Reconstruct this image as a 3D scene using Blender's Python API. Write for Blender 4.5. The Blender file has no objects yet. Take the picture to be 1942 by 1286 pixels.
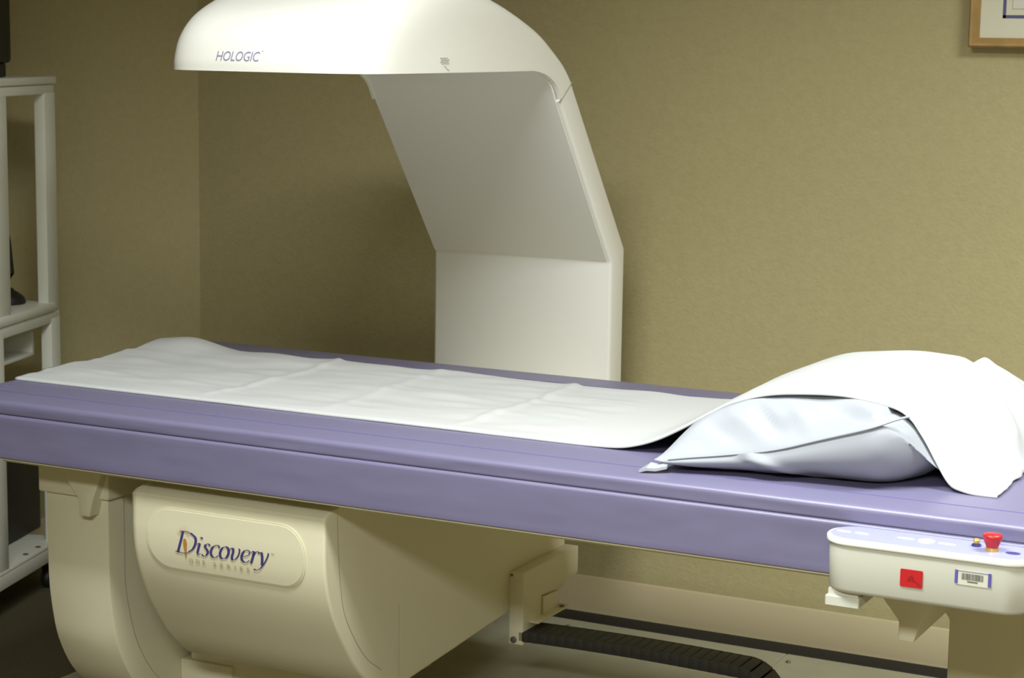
import bpy, bmesh, math, random
from mathutils import Vector, Matrix, noise
from mathutils.bvhtree import BVHTree
random.seed(4)
sc = bpy.context.scene
COL = sc.collection

# ---------------------------------------------------------------- camera
yaw, pitch, roll = .4732, .1504, .0144
F = Vector((-math.sin(yaw)*math.cos(pitch), math.cos(yaw)*math.cos(pitch), -math.sin(pitch)))
R0 = Vector((math.cos(yaw), math.sin(yaw), 0)); U0 = R0.cross(F)
R = math.cos(roll)*R0 + math.sin(roll)*U0
U = -math.sin(roll)*R0 + math.cos(roll)*U0
cd = bpy.data.cameras.new('camera'); cam = bpy.data.objects.new('camera', cd); COL.objects.link(cam)
m = Matrix((R, U, -F)).transposed().to_4x4(); m.translation = (0, 0, 1.5); cam.matrix_world = m
cd.sensor_width = 36; cd.lens = 3800/1942*36; cd.clip_start = .05
cd.dof.use_dof = True; cd.dof.focus_distance = 3.75; cd.dof.aperture_fstop = 9
sc.camera = cam

# ---------------------------------------------------------------- world, lights, exposure
w = bpy.data.worlds.new('world'); sc.world = w; w.use_nodes = True
w.node_tree.nodes['Background'].inputs[0].default_value = (.8, .85, .8, 1)
w.node_tree.nodes['Background'].inputs[1].default_value = .02
sc.view_settings.view_transform = 'Standard'; sc.view_settings.look = 'None'
sc.view_settings.gamma = 1; sc.view_settings.use_curve_mapping = False
sc.view_settings.exposure = 0.20
LIGHTS = [  # x, y, watts, size x, size y, colour
    (-1.42, 2.1, 56, 1.0, .42, (.94, 1, 1.0)),
    (-.25, -.6, 225, 1.15, .55, (.94, 1, 1.0)),
    (.4, 3.2, 63, 1.15, .55, (.94, 1, 1.0)),
]
CEIL = 2.6
for x, y, p, sx, sy, c in LIGHTS:
    ld = bpy.data.lights.new('troffer_lamp', 'AREA'); ld.shape = 'RECTANGLE'; ld.size = sx; ld.size_y = sy
    ld.energy = p; ld.color = c; ld.spread = math.radians(150)
    lo = bpy.data.objects.new('troffer_lamp', ld); lo.location = (x, y, CEIL-.035); COL.objects.link(lo)

# ---------------------------------------------------------------- materials
def mat(name, col, rough=.5, spec=.5, bump=None, var=None, metal=0, sheen=0, coat=0):
    M = bpy.data.materials.new(name); M.use_nodes = True
    nt = M.node_tree; b = nt.nodes['Principled BSDF']
    b.inputs['Base Color'].default_value = (*col, 1); b.inputs['Roughness'].default_value = rough
    b.inputs['Specular IOR Level'].default_value = spec; b.inputs['Metallic'].default_value = metal
    if sheen: b.inputs['Sheen Weight'].default_value = sheen
    if coat: b.inputs['Coat Weight'].default_value = coat
    tc = nt.nodes.new('ShaderNodeTexCoord')
    if bump:
        sc_, st, dist = bump
        n = nt.nodes.new('ShaderNodeTexNoise'); n.inputs['Scale'].default_value = sc_; n.inputs['Detail'].default_value = 4
        bp = nt.nodes.new('ShaderNodeBump'); bp.inputs['Strength'].default_value = st; bp.inputs['Distance'].default_value = dist
        nt.links.new(tc.outputs['Object'], n.inputs['Vector']); nt.links.new(n.outputs['Fac'], bp.inputs['Height'])
        nt.links.new(bp.outputs['Normal'], b.inputs['Normal'])
    if var:
        sc_, amt = var
        n = nt.nodes.new('ShaderNodeTexNoise'); n.inputs['Scale'].default_value = sc_; n.inputs['Detail'].default_value = 3
        r = nt.nodes.new('ShaderNodeValToRGB')
        r.color_ramp.elements[0].position = .3; r.color_ramp.elements[1].position = .7
        r.color_ramp.elements[0].color = (*[c*(1-amt) for c in col], 1); r.color_ramp.elements[1].color = (*[min(1, c*(1+amt)) for c in col], 1)
        nt.links.new(tc.outputs['Object'], n.inputs['Vector']); nt.links.new(n.outputs['Fac'], r.inputs['Fac'])
        nt.links.new(r.outputs['Color'], b.inputs['Base Color'])
    return M
def emit(name, col, s):
    M = bpy.data.materials.new(name); M.use_nodes = True; b = M.node_tree.nodes['Principled BSDF']
    b.inputs['Base Color'].default_value = (*col, 1)
    b.inputs['Emission Color'].default_value = (*col, 1); b.inputs['Emission Strength'].default_value = s
    return M
M_wall = mat('khaki_paint', (.425, .363, .190), .75, .25, bump=(130, .32, .003), var=(60, .03))
M_ceil = mat('ceiling_tile', (.75, .74, .68), .9, .2, bump=(90, .4, .004))
M_base = mat('vinyl_cove_base', (.54, .45, .28), .5, .4, var=(3, .03))
M_floor = mat('dark_carpet_tile', (.105, .088, .052), .95, .1, bump=(260, .7, .004), var=(200, .25))
M_plate = mat('grey_tan_plate', (.36, .34, .24), .7, .3, bump=(140, .2, .001), var=(9, .06))
M_cream = mat('cream_plastic', (.86, .84, .78), .42, .4, bump=(420, .06, .001))
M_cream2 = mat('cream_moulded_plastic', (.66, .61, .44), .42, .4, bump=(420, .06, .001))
M_console = mat('ivory_console_plastic', (.57, .555, .47), .42, .4)
M_white = mat('white_plastic', (.84, .84, .78), .35, .45)
M_seam = mat('panel_gap_shadow_line', (.34, .32, .23), .8)
M_vinyl = mat('lilac_vinyl', (.158, .143, .238), .40, .65, bump=(700, .12, .0006), var=(7, .03))
M_stitch = mat('dark_stitching', (.12, .11, .26), .7)
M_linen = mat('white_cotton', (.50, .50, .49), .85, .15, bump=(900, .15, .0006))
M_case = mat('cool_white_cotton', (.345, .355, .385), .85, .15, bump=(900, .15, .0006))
M_black = mat('black_plastic', (.012, .012, .010), .5, .4)
M_chain = mat('charcoal_nylon', (.028, .026, .020), .6, .35, bump=(200, .4, .001))
M_rub = mat('black_rubber_strip', (.016, .015, .012), .7, .3)
M_cart = mat('pale_grey_enamel', (.70, .70, .62), .4, .45)
M_oak = mat('golden_oak', (.33, .20, .062), .45, .5, var=(30, .15))
M_mat = mat('cream_mat_board', (.66, .63, .49), .9, .2)
M_pline = mat('purple_mat_line', (.10, .09, .20), .8)
M_art = mat('pale_print_paper', (.66, .64, .55), .9)
M_navy = mat('navy_print', (.045, .035, .16), .6)
M_blue = mat('slate_blue_print', (.25, .25, .42), .6)
M_orange = mat('orange_print', (.42, .20, .035), .6)
M_bronze = mat('faded_bronze_print', (.42, .33, .16), .7)
M_grey = mat('grey_print', (.50, .50, .50), .6)
M_lilac = mat('pale_lilac_overlay', (.29, .29, .50), .35, .4)
M_decal = mat('white_decal', (.80, .82, .86), .4)
M_red = mat('red_plastic', (.47, .012, .016), .35, .5)
M_redd = mat('dark_red_print', (.28, .004, .006), .5)
M_purple = mat('purple_label_print', (.10, .085, .33), .6)
M_ink = mat('faded_black_ink', (.12, .11, .09), .7)
M_label = mat('white_label', (.62, .60, .50), .5)
M_brass = mat('brass', (.60, .42, .13), .35, .5, metal=.6)
M_bolt = mat('dull_steel', (.16, .15, .12), .4, .5, metal=.5)
M_screen = mat('dark_glass', (.01, .01, .01), .15, .5)
M_diff = emit('lit_diffuser', (1, .98, .9), 2.0)

# ---------------------------------------------------------------- helpers
def tag(o, label=None, cat=None, kind=None, group=None):
    if label: o['label'] = label
    if cat: o['category'] = cat
    if kind: o['kind'] = kind
    if group: o['group'] = group
    return o
def empty(name, loc, label, cat, rz=0, group=None):
    o = bpy.data.objects.new(name, None); COL.objects.link(o); o.location = loc; o.rotation_euler = (0, 0, rz)
    o.empty_display_size = .05
    return tag(o, label, cat, group=group)
def obj(name, bm, m, parent=None, smooth=True, local=False, angle=35):
    """link a bmesh given in world coordinates (or in the parent's own when local) as one object"""
    me = bpy.data.meshes.new(name)
    bmesh.ops.recalc_face_normals(bm, faces=bm.faces)
    o = bpy.data.objects.new(name, me); COL.objects.link(o)
    if parent is not None:
        o.parent = parent
        if not local:
            pm = Matrix.Identity(4); p = parent; chain = []
            while p: chain.append(p); p = p.parent
            for q in reversed(chain):
                pm = pm @ Matrix.LocRotScale(q.location, q.rotation_euler, q.scale)
            bm.transform(pm.inverted())
    if smooth:
        for f in bm.faces: f.smooth = True
        for e in bm.edges:
            if len(e.link_faces) == 2 and e.calc_face_angle(0) > math.radians(angle): e.smooth = False
    bm.to_mesh(me); bm.free()
    for mm in (m if isinstance(m, (list, tuple)) else [m]): me.materials.append(mm)
    return o
def box(bm, x0, x1, y0, y1, z0, z1, bev=0, seg=2, M=None):
    t = bmesh.new()
    r = bmesh.ops.create_cube(t, size=1)
    for v in t.verts: v.co = Vector(((x0+x1)/2+v.co.x*(x1-x0), (y0+y1)/2+v.co.y*(y1-y0), (z0+z1)/2+v.co.z*(z1-z0)))
    if bev: bmesh.ops.bevel(t, geom=t.edges[:], offset=bev, segments=seg, affect='EDGES', profile=.5)
    if M: t.transform(M)
    merge(bm, t); return bm
def merge(bm, t):
    me = bpy.data.meshes.new('tmp'); t.to_mesh(me); t.free(); bm.from_mesh(me); bpy.data.meshes.remove(me)
def B(*a, **k): return box(bmesh.new(), *a, **k)
def prism(bm, pts, axis, a, b, bev=0, seg=2, keep=None):
    """polygon pts extruded along axis from a to b; X: pts=(y,z), Y: pts=(x,z), Z: pts=(x,y)"""
    t = bmesh.new()
    def mk(p, c):
        return {'X': (c, p[0], p[1]), 'Y': (p[0], c, p[1]), 'Z': (p[0], p[1], c)}[axis]
    A = [t.verts.new(mk(p, a)) for p in pts]; Bv = [t.verts.new(mk(p, b)) for p in pts]
    fa = t.faces.new(A); fb = t.faces.new(Bv[::-1])
    n = len(pts)
    for i in range(n): t.faces.new((A[i], Bv[i], Bv[(i+1) % n], A[(i+1) % n]))
    bmesh.ops.recalc_face_normals(t, faces=t.faces)
    if bev:
        if keep is None: ge = [e for e in t.edges if e.calc_face_angle(0) > .6]
        else: ge = [e for e in t.edges if keep(e)]
        bmesh.ops.bevel(t, geom=ge, offset=bev, segments=seg, affect='EDGES', profile=.5, clamp_overlap=True)
    merge(bm, t); return bm
def rrect(x0, x1, y0, y1, r, n=6):
    pts = []
    for cx, cy, a0 in ((x1-r, y1-r, 0), (x0+r, y1-r, 90), (x0+r, y0+r, 180), (x1-r, y0+r, 270)):
        for i in range(n+1):
            a = math.radians(a0+90*i/n); pts.append((cx+r*math.cos(a), cy+r*math.sin(a)))
    return pts
def tube(bm, pts, r, n=8):
    pts = [Vector(p) for p in pts]; rings = []
    for i, p in enumerate(pts):
        d = (pts[min(i+1, len(pts)-1)]-pts[max(i-1, 0)]).normalized()
        a = d.cross(Vector((0, 0, 1)))
        if a.length < .01: a = d.cross(Vector((1, 0, 0)))
        a.normalize(); b = d.cross(a)
        rings.append([bm.verts.new(p+a*r*math.cos(2*math.pi*k/n)+b*r*math.sin(2*math.pi*k/n)) for k in range(n)])
    for i in range(len(rings)-1):
        for k in range(n): bm.faces.new((rings[i][k], rings[i][(k+1) % n], rings[i+1][(k+1) % n], rings[i+1][k]))
    bm.faces.new(rings[0][::-1]); bm.faces.new(rings[-1]); return bm
def lathe(bm, prof, c, n=28):
    rings = [[bm.verts.new((c[0]+r*math.cos(2*math.pi*k/n), c[1]+r*math.sin(2*math.pi*k/n), c[2]+z)) for k in range(n)] for r, z in prof]
    for i in range(len(rings)-1):
        for k in range(n): bm.faces.new((rings[i][k], rings[i][(k+1) % n], rings[i+1][(k+1) % n], rings[i+1][k]))
    bm.faces.new(rings[0][::-1]); bm.faces.new(rings[-1]); return bm
def smooth_poly(pts, n=6):
    """Catmull-Rom through pts"""
    out = []
    P = [pts[0]]+list(pts)+[pts[-1]]
    for i in range(1, len(P)-2):
        for k in range(n):
            t = k/n; o = []
            for c in range(len(pts[0])):
                a, b_, d, e = P[i-1][c], P[i][c], P[i+1][c], P[i+2][c]
                o.append(.5*((2*b_)+(-a+d)*t+(2*a-5*b_+4*d-e)*t*t+(-a+3*b_-3*d+e)*t**3))
            out.append(tuple(o))
    out.append(tuple(pts[-1])); return out
def interp(x, pts):
    if x <= pts[0][0]: return pts[0][1]
    for (a, va), (b, vb) in zip(pts, pts[1:]):
        if x <= b: return va+(vb-va)*(x-a)/(b-a)
    return pts[-1][1]
def sstep(a, b, x):
    t = min(1, max(0, (x-a)/(b-a))); return t*t*(3-2*t)

# flat shapes laid onto a surface: 2-D meshes (u right, v up) thrown along a direction onto a target
def text2d(s, size, shear=0, space=1.0, sx=1.0):
    c = bpy.data.curves.new('t', 'FONT'); c.body = s; c.size = size; c.shear = shear; c.space_character = space
    c.fill_mode = 'FRONT'; c.resolution_u = 4
    o = bpy.data.objects.new('t', c); COL.objects.link(o); bpy.context.view_layer.update()
    me = bpy.data.meshes.new_from_object(o.evaluated_get(bpy.context.evaluated_depsgraph_get()))
    bm = bmesh.new(); bm.from_mesh(me); bpy.data.objects.remove(o); bpy.data.curves.remove(c); bpy.data.meshes.remove(me)
    for v in bm.verts: v.co.x *= sx
    return bm
def pen2d(strokes, nib=(.10, .025), ang=25, n=7):
    """broad-nib lettering: every stroke is a polyline (smoothed) swept by a slanted nib"""
    bm = bmesh.new()
    for st in strokes:
        wmul = 1
        if isinstance(st[0], (int, float)): wmul = st[0]; st = st[1]
        pts = smooth_poly(st, n) if len(st) > 2 else st
        a = math.radians(ang); nv = Vector((math.cos(a), math.sin(a)))*nib[0]/2*wmul
        L = []; Rr = []
        for i, p in enumerate(pts):
            q = Vector(p); d = (Vector(pts[min(i+1, len(pts)-1)])-Vector(pts[max(i-1, 0)])); d.normalize()
            nn = Vector((-d.y, d.x)); wd = max(abs(nn.dot(nv)), nib[1]/2)
            L.append(bm.verts.new((*(q+nn*wd), 0))); Rr.append(bm.verts.new((*(q-nn*wd), 0)))
        for i in range(len(L)-1): bm.faces.new((L[i], L[i+1], Rr[i+1], Rr[i]))
    return bm
def lay(bm, fn):
    for v in bm.verts: v.co = fn(v.co.x, v.co.y)
    return bm
def cutgrid(bm, step):
    """slice a flat 2-D mesh so that it can bend"""
    xs = [v.co.x for v in bm.verts]; ys = [v.co.y for v in bm.verts]
    for ax, lo, hi in ((0, min(xs), max(xs)), (1, min(ys), max(ys))):
        k = lo+step
        while k < hi:
            co = [0, 0, 0]; no = [0, 0, 0]; co[ax] = k; no[ax] = 1
            bmesh.ops.bisect_plane(bm, geom=bm.verts[:]+bm.edges[:]+bm.faces[:], plane_co=co, plane_no=no); k += step
    return bm
def raise_flat(bm, n, h):
    """give a flat overlay a real thickness h along n"""
    r = bmesh.ops.extrude_face_region(bm, geom=bm.faces[:])
    for v in [g for g in r['geom'] if isinstance(g, bmesh.types.BMVert)]: v.co += Vector(n)*h
    return bm

# ================================================================ the room
YW = 4.627; XC = -3.368
LX, LY = -5.2, 4.627-(5.2-3.368)*.577      # far end of the slanted left wall
WX1, WY0 = 2.6, -2.4
def st(name, bm, m, **k): return tag(obj(name, bm, m, **k), kind='structure')
st('floor', B(-5.5, WX1+.1, WY0-.1, YW+.1, -.1, 0), M_floor, smooth=False)
st('ceiling', B(-5.5, WX1+.1, WY0-.1, YW+.1, CEIL, CEIL+.1), M_ceil, smooth=False)
st('wall_back', prism(bmesh.new(), [(XC, YW), (WX1, YW), (WX1, YW+.1), (XC-.05, YW+.1)], 'Z', 0, CEIL), M_wall, smooth=False)
st('wall_left', prism(bmesh.new(), [(XC, YW), (XC-.05, YW+.1), (LX-.05, LY+.1), (LX-.05, WY0), (LX, WY0), (LX, LY)], 'Z', 0, CEIL), M_wall, smooth=False)
st('wall_right', B(WX1, WX1+.1, WY0, YW+.1, 0, CEIL), M_wall, smooth=False)
st('wall_front', B(LX, WX1, WY0-.1, WY0, 0, CEIL), M_wall, smooth=False)
cove = [(0, 0), (-.014, .001), (-.010, .006), (-.006, .016), (-.004, .10), (-.002, .105), (0, .105)]
st('baseboard_back', prism(bmesh.new(), [(YW+y, z) for y, z in cove], 'X', XC, WX1), M_base, angle=50)
def skirt():
    bm = bmesh.new(); d = Vector((LX-XC, LY-YW, 0)); n = Vector((.5, -.866, 0))
    rows = []
    for s in (0, 1): rows.append([bm.verts.new(Vector((XC, YW, 0))+d*s-n*y+Vector((0, 0, z))) for y, z in cove])
    for i in range(len(cove)-1): bm.faces.new((rows[0][i], rows[0][i+1], rows[1][i+1], rows[1][i]))
    bm.faces.new(rows[0]); bm.faces.new(rows[1][::-1])
    return bm
st('baseboard_left', skirt(), M_base, angle=50)
for x, y, p, sx, sy, c in LIGHTS:
    t = empty('ceiling_light', (x, y, CEIL-.03), 'recessed rectangular fluorescent troffer in the ceiling ' + ('in front of the scanner' if x < -1 else 'near the back wall' if y > 2 else 'near the front wall'), 'ceiling light')
    fr = bmesh.new(); hx, hy = sx/2+.03, sy/2+.03
    for a in ((x-hx, x-hx+.03, y-hy, y+hy), (x+hx-.03, x+hx, y-hy, y+hy), (x-hx, x+hx, y-hy, y-hy+.03), (x-hx, x+hx, y+hy-.03, y+hy)):
        box(fr, *a, CEIL-.03, CEIL)
    obj('frame', fr, M_white, t, smooth=False)
    obj('diffuser', B(x-sx/2, x+sx/2, y-sy/2, y+sy/2, CEIL-.012, CEIL-.002), M_diff, t, smooth=False)

# ================================================================ base plate on the floor, cable chain
bp = empty('floor_plate', (-1.9, 4.0, 0), 'flat grey tan base plate screwed to the floor beneath the scanner', 'base plate')
for x0, x1 in ((-2.95, -1.545), (-1.543, -.5)):
    obj('plate', B(x0, x1, 3.35, 4.512, 0, .018, bev=.0015, seg=1), M_plate, bp)
for x, y in ((-2.107, 4.449), (-1.518, 4.447), (-2.6, 4.447), (-1.0, 4.447)):
    obj('screw', lathe(bmesh.new(), [(.006, 0), (.0065, .002), (.005, .004), (.002, .003)], (x, y, .018), 12), M_bolt, bp)
rl = obj('rubber_edging', B(-3.1, -.75, 4.516, 4.608, 0, .014, bev=.004), M_rub)
tag(rl, 'long black rubber edging strip on the floor along the baseboard', 'edging strip')

# ================================================================ C-shaped gantry
XL, XR = -2.45, -1.963; XM = (XL+XR)/2; HW = (XR-XL)/2
ga = empty('scanner_gantry', (XM, 4.35, 0), 'cream C-shaped scanner gantry arching over the lilac padded table', 'scanner')
outer = smooth_poly([(3.212, 1.424), (3.215, 1.450), (3.232, 1.492), (3.272, 1.532), (3.34, 1.565), (3.43, 1.592), (3.53, 1.607), (3.63, 1.604), (3.72, 1.590), (3.80, 1.567), (3.89, 1.536), (3.97, 1.503), (4.040, 1.461), (4.083, 1.427), (4.113, 1.397)], 5)
inner = smooth_poly([(3.50, 1.424), (3.50, 1.424), (3.52, 1.424), (3.55, 1.424), (3.59, 1.424), (3.63, 1.424), (3.67, 1.424), (3.72, 1.424), (3.77, 1.424), (3.82, 1.424), (3.87, 1.424), (3.926, 1.4235), (3.985, 1.414), (4.025, 1.392), (4.052, 1.355)], 5)
def head():
    bm = bmesh.new(); rows = []; N = len(outer); K = 25
    for i in range(N):
        f = i/(N-1); P = Vector((0, *outer[i])); Q = Vector((0, *inner[i]))
        n = 5.5+3.0*sstep(0, 1, f*1.15)+5*sstep(.5, .8, f)+26*sstep(.78, 1, f)**2
        row = []
        for k in range(K):
            th = math.pi*k/(K-1)
            c, s = math.cos(th), math.sin(th)
            x = HW*math.copysign(abs(c)**(2/n), -c); d = abs(s)**(2/n)
            p = Q+(P-Q)*d; row.append(bm.verts.new((XM+x, p.y, p.z)))
        rows.append(row)
    for i in range(N-1):
        for k in range(K-1): bm.faces.new((rows[i][k], rows[i][k+1], rows[i+1][k+1], rows[i+1][k]))
        bm.faces.new((rows[i][0], rows[i+1][0], rows[i+1][-1], rows[i][-1]))
    bm.faces.new(rows[0]); bm.faces.new(rows[-1][::-1])
    bmesh.ops.remove_doubles(bm, verts=bm.verts, dist=.00005)
    return bm
hb = head(); bmesh.ops.recalc_face_normals(hb, faces=hb.faces); HBVH = BVHTree.FromBMesh(hb)
ho = obj('head_cover', hb, M_cream, ga, angle=50); ho['label'] = 'smooth domed white upper scanner head'
armpts = [(4.053, 1.3545), (4.351, .966), (4.351, .40), (4.427, .40), (4.427, .994), (4.1125, 1.3965)]
ab = prism(bmesh.new(), armpts, 'X', XL, XR, bev=.008, seg=3, keep=lambda e: e.calc_face_angle(0) > .3 and not all(v.co.z > 1.34 for v in e.verts))
obj('arm_column', ab, M_cream, ga, angle=40)
# smooth inner lining running from under the head down the leaning arm
cur = smooth_poly([(3.80, 1.4240), (3.926, 1.4235), (3.985, 1.414), (4.025, 1.392), (4.052, 1.355)], 5)+[(4.20, 1.1625), (4.3490, .9685)]
pts = [(y-.0012, z-.0012) for y, z in cur]+[(y+.004, z+.003) for y, z in cur[::-1]]
obj('inner_lining', prism(bmesh.new(), pts, 'X', XL+.004, XR-.011), M_cream, ga, angle=50)
def lip(x0, x1):
    cur = smooth_poly([(3.93, 1.4225), (3.985, 1.4125), (4.027, 1.389), (4.052, 1.352)], 5)
    cur2 = [(y-.004, z-.004) for y, z in cur]
    return prism(bmesh.new(), cur+cur2[::-1], 'X', x0, x1)
obj('inner_lip', lip(XL+.0005, XL+.007), M_white, ga)
# seams between head cover and column, on the right face and over the edge
sb = bmesh.new()
prism(sb, [(4.0535, 1.3530), (4.1140, 1.3968), (4.1128, 1.3984), (4.0523, 1.3546)], 'X', XR-.003, XR+.0008)
obj('panel_seam', sb, M_seam, ga, smooth=False)
# lettering on the head
def on_head(u, v):
    h = HBVH.ray_cast(Vector((u, 2.6, v)), Vector((0, 1, 0)))[0]
    return Vector((u, (h.y if h else 3.2)-.0008, v))
tb = text2d('HOLOGIC', .0262, shear=.16, space=.96)
w_ = max(v.co.x for v in tb.verts)-min(v.co.x for v in tb.verts)
k_ = .101/w_
for v in tb.verts: v.co.x = -2.299+v.co.x*k_; v.co.y += 1.4440
o = obj('lettering', lay(cutgrid(tb, .01), on_head), M_blue, ga, smooth=False); o['label'] = 'blue slanted word on the head'
tm = bmesh.new(); prism(tm, [(-2.192, 1.4625), (-2.190, 1.4625), (-2.190, 1.4645), (-2.192, 1.4645)], 'Y', 0, .0002)
for v in tm.verts: v.co.y = on_head(v.co.x, v.co.z).y-v.co.y
obj('trademark_dot', tm, M_blue, ga, smooth=False)
wl = bmesh.new()
for i, (a, b) in enumerate(((3.503, 3.533), (3.506, 3.541), (3.503, 3.537), (3.508, 3.539))):
    z = 1.4535-i*.0036; box(wl, XR-.001, XR+.0008, a, b, z-.0008, z+.0008)
prism(wl, [(3.520, 1.4375), (3.524, 1.4375), (3.531, 1.430), (3.541, 1.4285), (3.541, 1.430), (3.532, 1.4315)], 'X', XR-.001, XR+.0008)
def stick_side(bm):
    for v in bm.verts:
        h = HBVH.ray_cast(Vector((-1.5, v.co.y, v.co.z)), Vector((-1, 0, 0)))[0]
        if h: v.co.x = h.x+(.0012 if v.co.x > XR-.0001 else -.0006)
    return bm
obj('warning_label', stick_side(wl), M_grey, ga, smooth=False)

# lower housing (the lower end of the C)
TL, TR = -2.42, XR
tubf = smooth_poly([(3.080, .605), (3.080, .56), (3.080, .525), (3.085, .480), (3.100, .430), (3.125, .378), (3.157, .330), (3.200, .276), (3.255, .232), (3.32, .208), (3.385, .202)], 4)
tubpts = tubf+[(3.825, .231), (4.118, .245), (4.118, .345), (4.37, .40), (4.37, .615), (3.11, .615), (3.092, .612)]
tb_ = prism(bmesh.new(), tubpts, 'X', TL, TR)
bmesh.ops.recalc_face_normals(tb_, faces=tb_.faces)
# round the left vertical edge broadly, the right one finely
le = [e for e in tb_.edges if all(abs(v.co.x-TL) < 1e-4 and v.co.y < 3.5 for v in e.verts) and e.calc_face_angle(0) > 1.2]
re_ = [e for e in tb_.edges if all(abs(v.co.x-TR) < 1e-4 and v.co.y < 3.9 for v in e.verts) and e.calc_face_angle(0) > 1.2]
bmesh.ops.bevel(tb_, geom=le, offset=.022, segments=5, affect='EDGES', profile=.5)
re_ = [e for e in tb_.edges if all(abs(v.co.x-TR) < 1e-4 and v.co.y < 3.9 for v in e.verts) and e.calc_face_angle(0) > 1.2]
bmesh.ops.bevel(tb_, geom=re_, offset=.006, segments=3, affect='EDGES', profile=.5)
TBVH = BVHTree.FromBMesh(tb_)
obj('lower_housing', tb_, M_cream2, ga, angle=40)
def on_tub(off):
    def f(u, v):
        h = TBVH.ray_cast(Vector((u, 2.6, v)), Vector((0, 1, 0)))[0]
        return Vector((u, (h.y if h else 3.08)-off, v))
    return f
def flat(pts):
    bm = bmesh.new(); bm.faces.new([bm.verts.new((x, y, 0)) for x, y in pts]); return bm
def badge(x0, x1, z0, z1, r, off, h):
    bm = flat(rrect(x0, x1, z0, z1, r, 10)); cutgrid(bm, .012)
    lay(bm, on_tub(off)); raise_flat(bm, (0, -1, 0), h); return bm
nr = obj('nameplate_rim', badge(-2.373, -2.005, .458, .584, .056, -.001, .0030), M_cream2, ga, angle=60)
npo = obj('nameplate', badge(-2.369, -2.009, .462, .580, .052, -.001, .0042), M_cream2, ga, angle=60)
# nameplate word in broad-nib italic strokes; each glyph about one unit of x-height
G = {
 'D': ([[(.20, 1.62), (.12, 1.0), (.02, .40), (-.05, 0)], (.5, [(.02, 1.60), (.45, 1.63), (.80, 1.52)]), [(.72, 1.56), (1.04, 1.28), (1.08, .90), (.94, .42), (.66, .12)], (.5, [(.74, .16), (.40, -.02), (-.22, .02)]), (.55, [(-.22, .02), (.08, .03)]), (.55, [(-.02, 1.60), (.22, 1.61)])], 1.17),
 'i': ([[(.20, .90), (.13, .55), (.07, .14)], (.45, [(.00, .78), (.10, .88), (.20, .92)]), (.5, [(.07, .14), (.12, .03), (.28, .13)]), (1.15, [(.28, 1.28), (.30, 1.38)])], .38),
 's': ([(.7, [(.50, .84), (.36, .97), (.20, .86)]), [(.20, .87), (.17, .70), (.32, .50), (.38, .30), (.28, .10)], (.7, [(.30, .08), (.14, -.02), (-.02, .10)])], .52),
 'c': ([(.7, [(.60, .80), (.50, .96), (.34, .94)]), [(.38, .96), (.16, .78), (.05, .44), (.10, .14), (.24, .01)], (.55, [(.20, .02), (.36, .00), (.54, .20)])], .60),
 'o': ([[(.42, .97), (.18, .82), (.05, .44), (.10, .12), (.24, .01)], [(.24, .01), (.46, .12), (.60, .50), (.56, .84), (.42, .97)]], .70),
 'v': ([(.5, [(-.02, .80), (.08, .92), (.16, .92)]), [(.15, .94), (.20, .70), (.13, .30), (.16, .03)], (.6, [(.16, .02), (.36, .12), (.54, .46), (.60, .78), (.56, .96)])], .70),
 'e': ([(.5, [(.10, .42), (.34, .50), (.52, .66), (.54, .86), (.40, .97)]), [(.42, .97), (.18, .82), (.05, .44), (.10, .14), (.26, .01)], (.55, [(.22, .02), (.38, .00), (.56, .20)])], .64),
 'r': ([(.5, [(-.02, .80), (.10, .92), (.18, .93)]), [(.19, .94), (.14, .55), (.04, .0)], (.6, [(.14, .55), (.28, .86), (.42, .96), (.50, .86)])], .50),
 'y': ([(.5, [(-.02, .80), (.08, .92), (.16, .92)]), [(.15, .94), (.22, .66), (.24, .30), (.24, -.02)], (.6, [(.60, .96), (.56, .66), (.38, .16), (.14, -.28), (-.10, -.46)]), (.9, [(-.08, -.46), (-.20, -.44), (-.24, -.38)])], .70)}
word = bmesh.new(); px = 0
for ch in 'Discovery':
    s_, adv = G[ch]
    g = pen2d(s_, nib=(.155, .045), ang=12)
    if ch != 'D':
        pass
    for v in g.verts: v.co.x += px+v.co.y*.10
    merge(word, g); px += adv
S = .0268
for v in word.verts: v.co.x = -2.2965+v.co.x*S*1.33; v.co.y = .4985+v.co.y*S
wo = obj('lettering', raise_flat(lay(word, on_tub(.0046)), (0, -1, 0), .0004), M_navy, npo, smooth=False)
wo['label'] = 'navy italic serif word'
for wd, x0, wdt in (('QDR', -2.273, .039), ('SERIES', -2.216, .084)):
    q = text2d(wd, .0105, space=1.9); lo = min(v.co.x for v in q.verts); wq = max(v.co.x for v in q.verts)-lo
    for v in q.verts: v.co.x = x0+(v.co.x-lo)*wdt/wq; v.co.y += .4815
    obj('small_lettering', raise_flat(lay(q, on_tub(.0046)), (0, -1, 0), .0003), M_bronze, npo, smooth=False)
tmk = text2d('TM', .005)
for v in tmk.verts: v.co.x += -2.080; v.co.y += .5225
obj('trademark', raise_flat(lay(tmk, on_tub(.0046)), (0, -1, 0), .0003), M_bronze, npo, smooth=False)
to = bmesh.new()
merge(to, flat([(-2.2800, .4855), (-2.2782, .495), (-2.2768, .508), (-2.2755, .519), (-2.2775, .526), (-2.2805, .528), (-2.2835, .526), (-2.2845, .518), (-2.2830, .507), (-2.2815, .495)]))
for a in range(-4, 5):
    t = math.radians(a*15); c = Vector((-2.2815, .528)); d = Vector((math.sin(t), math.cos(t)))
    p = c+d*.010; q2 = c+d*(.022+.004*math.cos(t*2)); n = Vector((d.y, -d.x))*.00035
    merge(to, flat([tuple(p-n), tuple(p+n), tuple(q2)]))
obj('torch_emblem', raise_flat(lay(to, on_tub(.0045)), (0, -1, 0), .0002), M_orange, npo, smooth=False)
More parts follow.
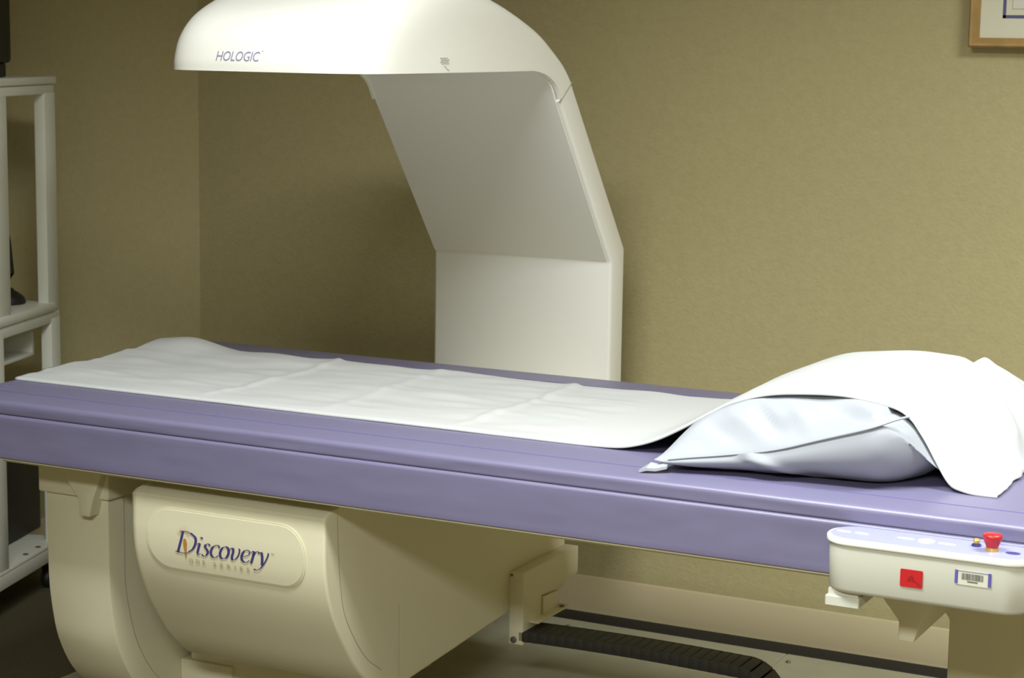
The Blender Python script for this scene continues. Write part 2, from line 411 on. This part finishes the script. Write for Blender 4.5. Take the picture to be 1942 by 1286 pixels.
# panel joints on the right face of the housing
js = bmesh.new()
arc = smooth_poly([(3.122, .60), (3.126, .53), (3.134, .46), (3.150, .400), (3.193, .335), (3.235, .290), (3.285, .256)], 4)
prism(js, arc+[(y+.0016, z+.0006) for y, z in arc[::-1]], 'X', TR-.002, TR+.0006)
box(js, TR-.002, TR+.0005, 3.354, 3.3552, .222, .372)
obj('panel_seam', js, M_seam, ga, smooth=False)
# foot below the housing, standing on the plate
fb = bmesh.new(); box(fb, -2.545, -2.06, 3.45, 3.56, .018, .225, bev=.004); box(fb, -2.50, -2.25, 3.55, 4.0, .018, .225, bev=.004)
obj('pedestal', fb, M_cream2, ga)
def disc_y(prof, x, y, z, n=16):
    t = lathe(bmesh.new(), prof, (0, 0, 0), n); t.transform(Matrix.Translation((x, y, z)) @ Matrix.Rotation(math.pi/2, 4, 'X')); return t
for x in (-2.518, -2.075): obj('bolt_hole', disc_y([(.012, 0), (.012, .003)], x, 3.4505, .100), M_bolt, ga)

# bracket carrying the cable chain, on the right of the housing
bk = prism(bmesh.new(), [(3.840, .160), (3.84, .3265), (4.122, .3265), (4.122, .262), (4.053, .260), (4.046, .245), (3.932, .252), (3.932, .186), (3.872, .160)], 'X', -1.964, -1.928, bev=.003)
obj('chain_bracket', bk, M_cream2, ga, angle=40)
cl = bmesh.new()
box(cl, -1.963, -1.905, 3.87, 4.035, .205, .2095, bev=.002)
prism(cl, [(3.935, .2095), (4.005, .2095), (4.012, .246), (3.935, .250)], 'X', -1.955, -1.925)
obj('clamp_plate', cl, M_cream2, ga)
obj('bolt', disc_y([(.0075, 0), (.0075, .004), (.004, .005), (.003, .003)], -1.951, 3.8405, .171), M_bolt, ga)
obj('bolt', disc_y([(.0035, 0), (.003, .002)], -1.958, 3.8405, .318), M_bolt, ga)
obj('bolt', lathe(bmesh.new(), [(.006, 0), (.006, .003), (.003, .003)], (-1.915, 4.01, .2095), 12), M_bolt, ga)

# cable chain: upper strand, U-bend, lower strand on the plate
cc = empty('cable_chain', (-1.40, 3.885, .018), 'black segmented cable chain curving away from the bracket under the table', 'cable chain')
def chain_path(s):
    Rb = .075; L1 = 1.94-1.44
    if s < L1: return (-1.928+s, .180-.004*math.sin(math.pi*s/L1)*-1, 0)
    s -= L1; A = Rb*math.pi
    if s < A:
        a = s/Rb; return (-1.428+Rb*math.sin(a), .105+Rb*math.cos(a), a)
    s -= A; return (-1.428-s, .030, math.pi)
pitch_ = .0225; s = 0; nl = 0
proto_m = None
while nl < 55:
    x, z, a = chain_path(s)
    if nl == 0:
        bm = bmesh.new()
        for y in (-.045, .036): box(bm, -.0125, .0125, y, y+.009, -.0115, .0115, bev=.002)
        box(bm, -.0108, .0108, -.038, .038, .0065, .0115, bev=.0012)
        box(bm, -.0095, .0095, -.038, .038, -.0115, -.0085, bev=.001)
        l = obj('chain_link', bm, M_chain, cc, local=True); proto_m = l
    else:
        l = proto_m.copy(); COL.objects.link(l)
    l.parent = cc; l.location = (x+1.40, 0, z-.018); l.rotation_euler = (0, a, 0)
    s += pitch_; nl += 1

# ================================================================ examination table
TX0, TX1 = -2.862, -.42; TY0, TY1 = 3.057, 3.936; ZT = .76
et = empty('examination_table', ((TX0+TX1)/2, 3.5, 0), 'long scanner table with lilac vinyl pad and deep lilac apron', 'examination table')
def pad(x0, x1, y0, y1, z0, z1, rc, edge, wob, topseg=10):
    """upholstered slab: rounded plan corners, rolled top edge, slightly uneven sides"""
    bm = bmesh.new(); rows = []
    base = []
    pl = rrect(x0, x1, y0, y1, rc, 8)
    pts = []
    n = len(pl)
    for i in range(n):
        a, b = Vector(pl[i]), Vector(pl[(i+1) % n]); d = (b-a).length; k = max(1, int(d/.02))
        for j in range(k): pts.append(a+(b-a)*j/k)
    nrm = []
    for i in range(len(pts)):
        t = (pts[(i+1) % len(pts)]-pts[i-1]).normalized(); nrm.append(Vector((t.y, -t.x)))
    prof = []
    for k in range(7):
        a = math.pi/2*k/6; prof.append((edge*(1-math.sin(math.pi/2-a)), z0+.4*edge*(1-math.cos(math.pi/2-a)) if 0 else z0))
    lev = []
    e2 = edge*.35
    for k in range(4): a = math.pi/2*k/3; lev.append((e2*(1-math.sin(a)), z0+e2*(1-math.cos(a))))
    H = z1-z0
    for k in range(1, 8): lev.append((0, z0+e2+(H-e2-edge)*k/8))
    for k in range(6): a = math.pi/2*k/5; lev.append((edge*(1-math.cos(a)), z1-edge+edge*math.sin(a)))
    for ins, z in lev:
        row = []
        for p, nn in zip(pts, nrm):
            h = (z-z0)/H
            wv = wob*math.sin(math.pi*min(1, h))*(noise.noise(Vector((p.x*5, p.y*5, z*18)))+.5*noise.noise(Vector((p.x*17, p.y*17, z*60))))
            q = p-nn*(ins-wv); row.append(bm.verts.new((q.x, q.y, z)))
        rows.append(row)
    m = len(pts)
    for i in range(len(rows)-1):
        for k in range(m): bm.faces.new((rows[i][k], rows[i][(k+1) % m], rows[i+1][(k+1) % m], rows[i+1][k]))
    bm.faces.new(rows[0][::-1]); bm.faces.new(rows[-1])
    return bm
obj('apron', pad(TX0-.002, TX1+.002, TY0-.004, TY1+.004, .642, .7315, .05, .007, .0022), M_vinyl, et, angle=60)
po = obj('pad', pad(TX0, TX1, TY0, TY1, .7315, ZT, .05, .010, .0018), M_vinyl, et, angle=60)
sb = bmesh.new()
zs = ZT+.0006
for y in (3.1425, 3.839): box(sb, TX0+.01, TX1-.01, y-.0015, y+.0015, ZT-.001, zs)
for x in (-2.820, TX1-.04): box(sb, x-.0009, x+.0009, TY0+.012, TY1-.012, ZT-.001, zs)
for x in (-2.26, -1.2145):
    box(sb, x-.0012, x+.0012, 3.1425, 3.166, ZT-.001, zs); box(sb, x-.0012, x+.0012, 3.828, 3.848, ZT-.001, zs)
obj('stitching', sb, M_stitch, po, smooth=False)
fr0 = prism(bmesh.new(), rrect(TX0+.004, TX1-.004, TY0+.001, TY1-.004, .045, 6), 'Z', .6385, .6425)
prism(fr0, rrect(TX0+.07, TX1-.07, TY0+.075, TY1-.07, .02, 4), 'Z', .615, .6390)
obj('frame', fr0, M_cream2, et)
def wedge(x):
    p = [(x-.062, .622), (x, .545), (x, .512), (x+.027, .512), (x+.035, .545), (x+.066, .622)]
    return prism(bmesh.new(), p, 'Y', 3.168, 3.56, bev=.003)
obj('support_bracket', wedge(-2.615), M_cream2, et); obj('support_bracket', wedge(-.892), M_cream2, et)
# left pedestal with a curved front
lf = smooth_poly([(3.20, .545), (3.20, .45), (3.201, .36), (3.21, .29), (3.228, .22), (3.27, .145), (3.33, .09), (3.40, .06)], 4)
lp = prism(bmesh.new(), lf+[(3.75, .018), (3.75, .545)], 'X', -2.727, -2.565, bev=.004, seg=2, keep=lambda e: e.calc_face_angle(0) > .6)
obj('pedestal', lp, M_cream2, et, angle=40)
obj('pedestal_cap', B(-2.740, -2.556, 3.190, 3.76, .545, .617, bev=.005), M_cream2, et)
sm = bmesh.new(); arc = [(y+.05+.4*max(0, .35-z)*.2, z) for y, z in lf[:26]]
prism(sm, arc+[(y+.0016, z) for y, z in arc[::-1]], 'X', -2.567, -2.5645)
obj('pedestal_seam', sm, M_seam, et, smooth=False)
sk = bmesh.new(); box(sk, -2.565, -2.43, 3.44, 3.75, .018, .142, bev=.003); obj('pedestal_foot', sk, M_cream2, et)
# right pedestal
rp = prism(bmesh.new(), [(-.905, .622), (-.905, .480), (-.892, .462), (-.892, .018), (-.45, .018), (-.45, .622)], 'Y', 3.5, 3.78, bev=.004)
obj('pedestal', rp, M_cream2, et)

# control panel on the front right of the table
CX0, CX1, CY0, CY1 = -.966, -.632, 2.958, 3.052
cp = obj('control_panel', bmesh.new(), M_console, et)  # filled just below
bm = bmesh.new()
pl = rrect(CX0+.006, CX1-.006, CY0+.005, CY1, .040, 8)
levels = [(.008, .6385), (.003, .6405), (0, .646), (-.001, .70), (-.001, .7165)]
rows = []
cx_, cy_ = (CX0+CX1)/2, (CY0+CY1)/2
for ins, z in levels:
    rows.append([bm.verts.new((x+(-ins if x > cx_ else ins), y+(-ins if y > cy_ else ins), z)) for x, y in pl])
for i in range(len(rows)-1):
    for k in range(len(pl)): bm.faces.new((rows[i][k], rows[i][(k+1) % len(pl)], rows[i+1][(k+1) % len(pl)], rows[i+1][k]))
bm.faces.new(rows[0][::-1]); bm.faces.new(rows[-1])
bm.transform(Matrix.Translation(-Vector(et.location))); bmesh.ops.recalc_face_normals(bm, faces=bm.faces)
for f in bm.faces: f.smooth = True
for e in bm.edges:
    if e.calc_face_angle(0) > .7: e.smooth = False
bm.to_mesh(cp.data); bm.free()
ZC = .7275
obj('rim', prism(bmesh.new(), rrect(CX0, CX1, CY0, CY1, .045, 8), 'Z', .7165, ZC, bev=.003, seg=3), M_white, cp, angle=40)
obj('overlay', prism(bmesh.new(), rrect(CX0+.0055, CX1-.0055, CY0+.006, CY1-.004, .040, 8), 'Z', ZC-.001, ZC+.0006), M_lilac, cp, smooth=False)
def ell(bm, x, y, a, b, rot=0, n=20):
    pts = []
    for k in range(n):
        t = 2*math.pi*k/n; u, v = a*math.cos(t), b*math.sin(t)
        pts.append((x+u*math.cos(rot)-v*math.sin(rot), y+u*math.sin(rot)+v*math.cos(rot)))
    prism(bm, pts, 'Z', ZC, ZC+.0010)
for a in ((-.941, 3.006, .012, .0045, -.1), (-.912, 3.006, .012, .0045, -.1), (-.842, 3.011, .014, .004), (-.809, 3.010, .013, .015), (-.776, 3.009, .014, .004)):
    dc = bmesh.new(); ell(dc, *a); obj('membrane_key', dc, M_decal, cp, smooth=False)
ko = lathe(bmesh.new(), [(.0075, 0), (.0075, .0035)], (-.7330, 3.020, ZC), 18); obj('knob_collar', ko, M_navy, cp)
ko = lathe(bmesh.new(), [(.0022, 0), (.0022, .005), (.005, .006), (.0055, .010), (.004, .0125), (.001, .013)], (-.7330, 3.020, ZC), 18)
obj('key_switch', ko, M_brass, cp)
lathe_b = lathe(bmesh.new(), [(.0105, 0), (.0105, .004), (.010, .006)], (-.7045, 3.003, ZC), 28); obj('button_collar', lathe_b, M_brass, cp)
eb = lathe(bmesh.new(), [(.0085, .005), (.0095, .008), (.0125, .015), (.0145, .021), (.0148, .0245), (.0135, .0268), (.008, .0280), (.001, .0283)], (-.7045, 3.003, ZC), 32)
obj('emergency_button', eb, M_red, cp, angle=70)
hb2 = bmesh.new(); ell(hb2, -.6725, 3.004, .0115, .0085); obj('round_key', hb2, M_navy, cp, smooth=False)
# front labels
yl = CY0+.0037
rlb = prism(bmesh.new(), rrect(-.8345, -.7990, .6645, .6925, .002, 3), 'Y', yl-.0012, yl); obj('red_label', rlb, M_red, cp, smooth=False)
rm = bmesh.new()
prism(rm, [(-.824, .674), (-.820, .681), (-.8165, .684), (-.813, .681), (-.811, .675), (-.8135, .673), (-.816, .676), (-.819, .6735)], 'Y', yl-.0016, yl-.001)
prism(rm, [(-.812, .674), (-.803, .6675), (-.801, .669), (-.811, .676)], 'Y', yl-.0016, yl-.001)
obj('label_symbol', rm, M_redd, cp, smooth=False)
wl2 = prism(bmesh.new(), rrect(-.7495, -.6935, .680, .7030, .003, 3), 'Y', yl-.0006, yl); obj('barcode_label', wl2, M_label, cp, smooth=False)
pb = bmesh.new()
for x in (-.7495, -.6985): box(pb, x, x+.005, yl-.0014, yl-.0004, .6815, .7030, bev=.0004, seg=1)
box(pb, -.745, -.697, yl-.0012, yl-.0004, .7012, .7018)
obj('label_bars', pb, M_purple, cp, smooth=False)
bc = bmesh.new(); x = -.7390
rr = random.Random(3)
while x < -.7055:
    w2 = rr.choice((.0005, .0008, .0012)); box(bc, x, x+w2, yl-.0012, yl-.0004, .6885, .6985); x += w2+rr.choice((.0005, .0007, .001))
box(bc, -.730, -.714, yl-.0012, yl-.0004, .6850, .6868)
obj('barcode', bc, M_ink, cp, smooth=False)
cm = B(-.9585, -.903, 2.975, 3.06, .6125, .6300, bev=.0015, seg=1); box(cm, -.955, -.906, 2.98, 3.2, .628, .640)
obj('mounting_block', cm, M_console, et)

# ================================================================ pillow
PCX, PCY, PA, PB_ = -1.058, 3.445, .262, .325
def zt_near(x): return interp(x, [(-1.33, .775), (-1.25, .82), (-1.18, .856), (-1.08, .884), (-1.0, .893), (-.92, .888), (-.85, .862), (-.78, .82)])
def seamz(u): return sum(seamz0(u+d) for d in (-.12, -.06, 0, .06, .12))/5
def seamz0(u): return interp(u, [(-1, .780), (-.9, .786), (-.5, .800), (-.2, .815), (.05, .838), (.7, .893), (.85, .885), (1, .85)])
def pil_top(u, v):
    Tu = max(0, 1-abs(u)**(4.5 if u < 0 else 2.6))**.6; Tv = max(0, 1-abs(v)**2.6)**.85
    z = seamz(u); return z+(.915-z)*Tu*Tv
def pil_xy(u, v):
    x = PCX+PA*u*(1-.05*(1-v*v)); y = PCY+PB_*v*(1-.045*(1-u*u))
    if v < 0: y += -v*(.02*sstep(-1, -.4, u)+.125*sstep(.35, 1.0, u)**1.4); x -= -v*.03*sstep(.3, 1, u)
    return x, y
def wr(p, s, a): return a*noise.noise(p*s)
def fold(x, y, ax, ay, bx, by, wd, h):
    d = Vector((bx-ax, by-ay)); L = d.length; d /= L; q = Vector((x-ax, y-ay)); t = q.dot(d)/L
    if t < 0 or t > 1: return 0
    e = abs(q.x*d.y-q.y*d.x); return h*math.exp(-(e/wd)**2)*math.sin(math.pi*t)**.7
def pillow():
    bm = bmesh.new(); NU, NV = 90, 90; top = []; bot = []
    def sp(i, n):   # denser at the rims
        t = -1+2*i/n; return math.copysign(1-(1-abs(t))**1.5, t)
    for i in range(NU+1):
        rt, rb = [], []
        for j in range(NV+1):
            u, v = sp(i, NU), sp(j, NV); x, y = pil_xy(u, v)
            edge = min(1, 6*(1-max(abs(u), abs(v))))
            zt_ = pil_top(u, v); zs_ = seamz(u)
            xx = (x, y)
            f = 0
            f += fold(*xx, -1.10, 3.275, -.935, 3.165, .016, -.018)+fold(*xx, -1.06, 3.275, -.90, 3.19, .012, .010)
            f += fold(*xx, -1.26, 3.20, -1.15, 3.145, .009, -.012)+fold(*xx, -1.23, 3.22, -1.09, 3.135, .010, .014)
            f += fold(*xx, -1.19, 3.245, -1.10, 3.17, .010, -.013)+fold(*xx, -1.20, 3.275, -1.12, 3.20, .008, .008)
            f += fold(*xx, -1.14, 3.265, -1.03, 3.14, .011, .009)+fold(*xx, -1.02, 3.20, -.93, 3.15, .008, .008)
            f -= .014*math.exp(-((x+1.075)/.035)**2-((y-3.165)/.020)**2)+.012*math.exp(-((x+1.245)/.03)**2-((y-3.150)/.014)**2)
            f += wr(Vector((x*.8+y, y-x*.7, 1)), 16, .005)
            Tu = max(0, 1-abs(u)**(9 if u < 0 else 3.2))**.5; Tv = max(0, 1-abs(v)**4.5)**.42
            zb_ = zs_+(.7605-zs_)*min(1, 1.12*Tu*Tv)
            zb_ = max(.7605, zb_+edge*wr(Vector((x, y, 4)), 18, .004))
            # front bulges out between seam and table
            lowf = .010*math.exp(-((zb_-(.815-.42*(x+1.19)))/.010)**2)*sstep(-1.20, -1.16, x)*(1-sstep(-1.08, -1.02, x)) if v < -.3 else 0
            bulge = lowf+.012*math.sin(math.pi*min(1, max(0, (zs_-zb_)/(zs_-.7604+1e-6)))) if v < -.3 else 0
            zz = zt_+f*edge*(1-sstep(3.19, 3.26, y)*.8)
            h = SBVH.ray_cast(Vector((x, max(y, 3.272), 1.3)), Vector((0, 0, -1)))[0]
            if h: zz = min(zz, h.z-(.006 if x < -.95 else .016))
            zz = max(zz, .763)
            h = SBVH.ray_cast(Vector((x, y, 1.3)), Vector((0, 0, -1)))[0]
            if h: zb_ = min(zb_, max(.7605, h.z-.008))
            if x > -.86 and y > 3.2: zb_ = min(zb_, zz)
            rb.append((x, y-bulge, min(zb_, zz))); rt.append((x, y, zz))
        top.append([bm.verts.new(p) for p in rt]); bot.append([bm.verts.new(p) for p in rb])
    for g in (top, bot):
        for i in range(NU):
            for j in range(NV): bm.faces.new((g[i][j], g[i+1][j], g[i+1][j+1], g[i][j+1]))
    bmesh.ops.remove_doubles(bm, verts=bm.verts, dist=.0003)
    return bm
# ================================================================ sheet
def profile(pts, n):
    """resample polyline to n points by arc length"""
    P = smooth_poly(pts, 8); L = [0]
    for a, b in zip(P, P[1:]): L.append(L[-1]+math.dist(a, b))
    out = []
    for i in range(n):
        s = L[-1]*i/(n-1)
        for k in range(1, len(L)):
            if L[k] >= s-1e-9:
                t = (s-L[k-1])/max(1e-9, L[k]-L[k-1]); out.append(tuple(P[k-1][c]+(P[k][c]-P[k-1][c])*t for c in range(len(pts[0])))); break
    return out
ZS = ZT+.0065
near = [(-1.52, ZS), (-1.46, ZS+.002), (-1.42, .775), (-1.374, .791), (-1.324, .818), (-1.274, .849), (-1.226, .874), (-1.148, .896), (-1.034, .905), (-.95, .895), (-.915, .880), (-.893, .855), (-.865, .815), (-.835, .778), (-.812, ZS+.003), (-.785, ZS), (-.752, ZS)]
farp = [(-1.52, ZS), (-1.45, ZS+.004), (-1.41, .778), (-1.37, .798), (-1.32, .83), (-1.27, .858), (-1.22, .885), (-1.14, .915), (-1.03, .9285), (-.95, .930), (-.90, .924), (-.865, .916), (-.828, .895), (-.800, .864), (-.782, .830), (-.768, .790), (-.755, ZS)]
NS = 110
pn, pf = profile(near, NS), profile(farp, NS)
def sheet():
    bm = bmesh.new(); NT = 44; rows = []
    xs = [-2.885+(1.365)*i/170 for i in range(170)]
    r = .0060
    cols = []
    for j in range(NT+1): cols.append(('m', j/NT))
    def pt(i, t):
        y = 3.262+(3.803-3.262)*t
        if i < len(xs):
            x = xs[i]; z = ZS
            ed = min(1, (1-t)*12)
            # folds pressed in when it was stored, and rumples
            for cx in (-2.39, -1.80): z += sstep(0, .12, t)*.0035*math.exp(-((x-cx-.02*math.sin(t*3))/.012)**2)
            z += .0025*sstep(0, .12, t)*math.exp(-((x+2.093+.03*t)/.014)**2)
            z += .003*math.exp(-((t-.5)/.03)**2)*(.5+.5*noise.noise(Vector((x*3, 0, 7))))
            w_ = noise.noise(Vector((x*3.2, y*9, 0)))*.5+noise.noise(Vector((x*9, y*22, 3)))*.35
            z += .010*max(-.4, w_)*min(1, t*6+.15)+.0035*max(0, noise.noise(Vector((x*2.0+5, y*34, 1))))*min(1, t*8)
            z += .007*max(0, noise.noise(Vector((x*5+y*4, y*7, 5))))*sstep(-1.9, -2.5, x)*min(1, t*5)
            # raised rumple in the far left corner
            z += .022*math.exp(-((x+2.80)/.10)**2-((t-.98)/.16)**2)
            y += t*(.005*noise.noise(Vector((x*7, 2, 0)))+.008*math.exp(-((x+2.40)/.02)**2)+.008*math.exp(-((x+2.09)/.03)**2)+.010*math.exp(-((x+1.81)/.025)**2))
            y += (1-t)*(.003*noise.noise(Vector((x*3, 9, 0)))-.012*sstep(-2.0, -1.5, x)*0)
            x += (.5-.5*math.copysign(1, x+2.6))*(-x-2.6)/.285*(.012*noise.noise(Vector((y*8, 3, 0)))+.03*(1-t))
            # blend to pillow part
            b = sstep(-1.62, -1.53, x); z = z*(1-b)+ZS*b
        else:
            k = i-len(xs); a, b = pn[k], pf[k]
            w_ = sstep(0, .45, t); x = a[0]+(b[0]-a[0])*w_; z = a[1]+(b[1]-a[1])*w_
            lower = 1-.32*sstep(.62, 1.0, t)**1.2; z = ZS+(z-ZS)*lower
            f = k/(NS-1)
            hgt = (z-ZS)/.17
            z += .0045*hgt*noise.noise(Vector((x*9, y*9, 2)))
            # gathered folds where it drops over the pillow's right end
            dr = sstep(.74, .90, f)
            x += dr*(.013*noise.noise(Vector((y*17, z*5, 8)))+.004*math.sin(y*46))*min(1, hgt*3+.2)
            z += .008*math.exp(-((f-.755-.02*(1-t))/.012)**2)*sstep(0, .15, t)-.007*math.exp(-((f-.730-.02*(1-t))/.014)**2)*sstep(0, .1, t)
            y += -.030*sstep(.80, .97, f)*(1-t)**2 - .004*sstep(.1, .5, f)*(1-t)
            y += .01*noise.noise(Vector((x*6, 0, 3)))*t
            if f > .93: x += .006*noise.noise(Vector((y*22, 1, 1)))
            z = max(z, ZS)
        return Vector((x, y, z))
    N = len(xs)+NS
    for i in range(N):
        row = []
        p0 = pt(i, 0); p1 = pt(i, 1)
        for a in (90, 60, 30): t = math.radians(a); row.append(bm.verts.new((p0.x, p0.y-r*math.sin(t), p0.z-r*(1-math.cos(t)))))
        for m, t in cols: row.append(bm.verts.new(pt(i, t)))
        for a in (30, 60, 90): t = math.radians(a); row.append(bm.verts.new((p1.x, p1.y+r*math.sin(t), p1.z-r*(1-math.cos(t)))))
        rows.append(row)
    for i in range(N-1):
        for k in range(len(rows[0])-1): bm.faces.new((rows[i][k], rows[i+1][k], rows[i+1][k+1], rows[i][k+1]))
    # give it cloth thickness
    bmesh.ops.recalc_face_normals(bm, faces=bm.faces)
    if bm.faces[0].normal.z < 0: bmesh.ops.reverse_faces(bm, faces=bm.faces)
    return bm
sbm = sheet(); SBVH = BVHTree.FromBMesh(sbm)
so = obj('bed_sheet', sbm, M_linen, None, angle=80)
md = so.modifiers.new('thickness', 'SOLIDIFY'); md.thickness = .0035; md.offset = -1
tag(so, 'white folded sheet laid along the lilac table and drawn over the pillow', 'sheet')

pw = empty('pillow', (PCX, PCY, .7605), 'plump white pillow lying under the sheet at the right end of the table', 'pillow')
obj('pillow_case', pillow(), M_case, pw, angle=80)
# hem seam running along the near side of the case, and the pointed corner
seam = []
for i in range(0, 61):
    u = -.90+i/60*1.58; x, y = pil_xy(u, -1); seam.append((x, y-.0030, seamz(u)-.0005))
obj('case_seam', tube(bmesh.new(), seam, .0021, 6), M_case, pw)
cn = bmesh.new()
tip = [(-1.335, 3.108, .7612), (-1.328, 3.112, .7630), (-1.312, 3.118, .768), (-1.295, 3.128, .772)]
def ribbon(bm, P, Q, th):
    a = [bm.verts.new(p) for p in P]; b = [bm.verts.new(p) for p in Q]
    a2 = [bm.verts.new((p[0], p[1], p[2]+th)) for p in P]; b2 = [bm.verts.new((p[0], p[1], p[2]+th)) for p in Q]
    for i in range(len(P)-1):
        bm.faces.new((a[i], b[i], b[i+1], a[i+1])); bm.faces.new((a2[i], a2[i+1], b2[i+1], b2[i]))
        bm.faces.new((a[i], a[i+1], a2[i+1], a2[i])); bm.faces.new((b[i], b2[i], b2[i+1], b[i+1]))
    bm.faces.new((a[0], a2[0], b2[0], b[0])); bm.faces.new((a[-1], b[-1], b2[-1], a2[-1]))
ribbon(cn, [(-1.338, 3.098, .7610), (-1.326, 3.101, .7650), (-1.312, 3.108, .7640), (-1.295, 3.118, .7680)], [(-1.334, 3.116, .7620), (-1.324, 3.118, .7720), (-1.310, 3.124, .7700), (-1.292, 3.134, .7800)], .005)
obj('case_corner', cn, M_case, pw)


# ================================================================ framed picture
fx0, fx1, fz0, fz1, fy = -1.193, -.55, 1.488, 1.98, YW-.004
pf_ = empty('picture_frame', ((fx0+fx1)/2, fy, fz0), 'golden oak framed print with cream mat hanging on the khaki wall', 'picture')
fr = bmesh.new(); T = .022
prof = [(0, 0), (0, -.026), (.004, -.030), (.010, -.029), (.014, -.024), (T, -.016), (T, 0)]  # inwards, out of the wall
cor = [(fx0, fz0, 1, 1), (fx1, fz0, -1, 1), (fx1, fz1, -1, -1), (fx0, fz1, 1, -1)]
rows = [[fr.verts.new((x+sx*a, fy+b, z+sz*a)) for a, b in prof] for x, z, sx, sz in cor]
for i in range(4):
    for k in range(len(prof)): fr.faces.new((rows[i][k], rows[i][(k+1) % len(prof)], rows[(i+1) % 4][(k+1) % len(prof)], rows[(i+1) % 4][k]))
obj('frame', fr, M_oak, pf_, angle=20)
obj('mat_board', B(fx0+T-.002, fx1-T+.002, fy-.010, fy-.004, fz0+T-.002, fz1-T+.002), M_mat, pf_, smooth=False)
pln = bmesh.new(); a0, a1, b0, b1 = -1.120, -.623, 1.5545, 1.914
for q in ((a0, a0+.007, b0, b1), (a1-.007, a1, b0, b1), (a0, a1, b0, b0+.007), (a0, a1, b1-.007, b1)): box(pln, q[0], q[1], fy-.0108, fy-.0095, q[2], q[3])
obj('mat_line', pln, M_pline, pf_, smooth=False)
obj('print', B(-1.098, -.645, fy-.0106, fy-.0096, 1.576, 1.893), M_art, pf_, smooth=False)
obj('print_border', B(-1.0995, -.6435, fy-.0103, fy-.0096, 1.5745, 1.8945), M_bronze, pf_, smooth=False)

# ================================================================ computer cart (own axes: +x towards the scanner, +y away)
CA = math.radians(16.21)
ct = empty('computer_cart', (-3.388, 3.792, 0), 'pale grey metal computer cart with open shelves standing left of the scanner', 'cart', rz=CA)
def cb(name, *a, m=M_cart, bev=.003, par=None): return obj(name, B(*a, bev=bev), m, par or ct, local=True)
W = -.52
for x in (-.030, W):
    cb('post', x, x+.030, .030, .105, .760, 1.335)
    cb('post', x, x+.030, .330, .398, .760, 1.335)
    cb('post', x, x+.030, .0, .058, .120, .740)
    cb('post', x, x+.030, .345, .403, .120, .740)
cb('top_shelf', W-.01, .004, -.20, .400, 1.357, 1.377)
cb('top_rail', -.030, -.002, -.02, .398, 1.331, 1.356)
cb('shelf', W, .006, -.20, .372, .757, .783, bev=.008)
cb('shelf_rail', -.030, -.001, -.20, .403, .727, .758)
cb('base_shelf', W, .002, -.20, .400, .122, .134)
cb('base_rail', -.026, .003, -.20, .400, .088, .124)
dr = bmesh.new(); box(dr, -.36, -.345, .02, .34, .645, .735, bev=.002); box(dr, -.36, -.05, .332, .345, .645, .735, bev=.002); box(dr, -.36, -.05, .02, .345, .64, .650, bev=.002)
obj('hanging_drawer', dr, M_cart, ct, local=True)
for y in (.194, .272): obj('shelf_bolt', lathe(bmesh.new(), [(.007, 0), (.0075, .002), (.003, .0025)], (-.018, y, .134), 12), M_bolt, ct, local=True)
for x, y in ((-.03, .0), (-.03, .36), (W+.03, .0), (W+.03, .36)):
    c = bmesh.new(); t = bmesh.new(); lathe(t, [(.012, -.011), (.026, -.010), (.028, -.005), (.028, .005), (.026, .010), (.012, .011)], (0, 0, 0), 20)
    t.transform(Matrix.Translation((x, y, .0285)) @ Matrix.Rotation(math.pi/2, 4, 'Y')); merge(c, t)
    box(c, x-.016, x+.016, y-.012, y+.012, .050, .088, bev=.003)
    obj('caster', c, M_black, ct, local=True)
# things on the cart
def at(x, y, z): return Matrix.Rotation(CA, 4, 'Z') @ Vector((x, y, 0))+Vector((-3.388, 3.792, z))
mo = empty('monitor', at(-.19, -.09, 1.377), 'large black monitor on top of the pale cart, seen from its side', 'monitor', rz=CA)
mb = bmesh.new(); prism(mb, [(-.15, .035), (.300, .035), (.300, .43), (-.15, .43)], 'X', -.16, .16, bev=.012)
mb.transform(Matrix.Translation((0, 0, 0))); obj('housing', mb, M_black, mo, local=True)
obj('base', B(-.155, .155, -.12, .275, 0, .036, bev=.006), M_black, mo, local=True)
obj('screen', B(-.13, .13, -.154, -.148, .07, .40), M_screen, mo, local=True)
ds = empty('desktop_display', at(-.10, .297, .783), 'slim black display with domed foot on the cart middle shelf', 'display', rz=CA)
obj('foot', lathe(bmesh.new(), [(.046, 0), (.047, .006), (.042, .018), (.030, .028), (.020, .034), (.015, .04)], (0, 0, 0), 28), M_black, ds, local=True)
nk = tube(bmesh.new(), [(0, 0, .03), (.003, 0, .08), (-.004, 0, .16), (-.012, 0, .20)], .016, 10); obj('neck', nk, M_black, ds, local=True)
obj('panel', B(-.34, -.003, -.02, .012, .19, .44, bev=.008), M_black, ds, local=True)
cpu = empty('computer_tower', at(-.20, .30, .134), 'black computer tower standing on the bottom shelf of the cart', 'computer', rz=CA)
obj('case', B(-.10, .10, -.20, .177, 0, .40, bev=.006), M_black, cpu, local=True)
obj('front_panel', B(-.095, .095, -.208, -.200, .02, .39), M_chain, cpu, local=True)
for k, (pts, r, lab) in enumerate((([(-.12, .49, .46), (-.05, .50, .42), (-.02, .51, .30), (-.03, .53, .20), (-.06, .54, .10), (-.12, .55, .008)], .004, 'thin black cable sagging behind the cart, the lower one'),
                   ([(-.14, .49, .50), (-.08, .52, .50), (.0, .53, .40), (.02, .54, .28), (-.02, .56, .12), (-.08, .57, .008)], .0035, 'thin black cable behind the cart, the upper one'))):
    P = [tuple(at(*p)) for p in smooth_poly(pts, 5)]
    o = obj('cable', tube(bmesh.new(), P, r, 8), M_black); tag(o, lab, 'cable', group='cables behind the cart')
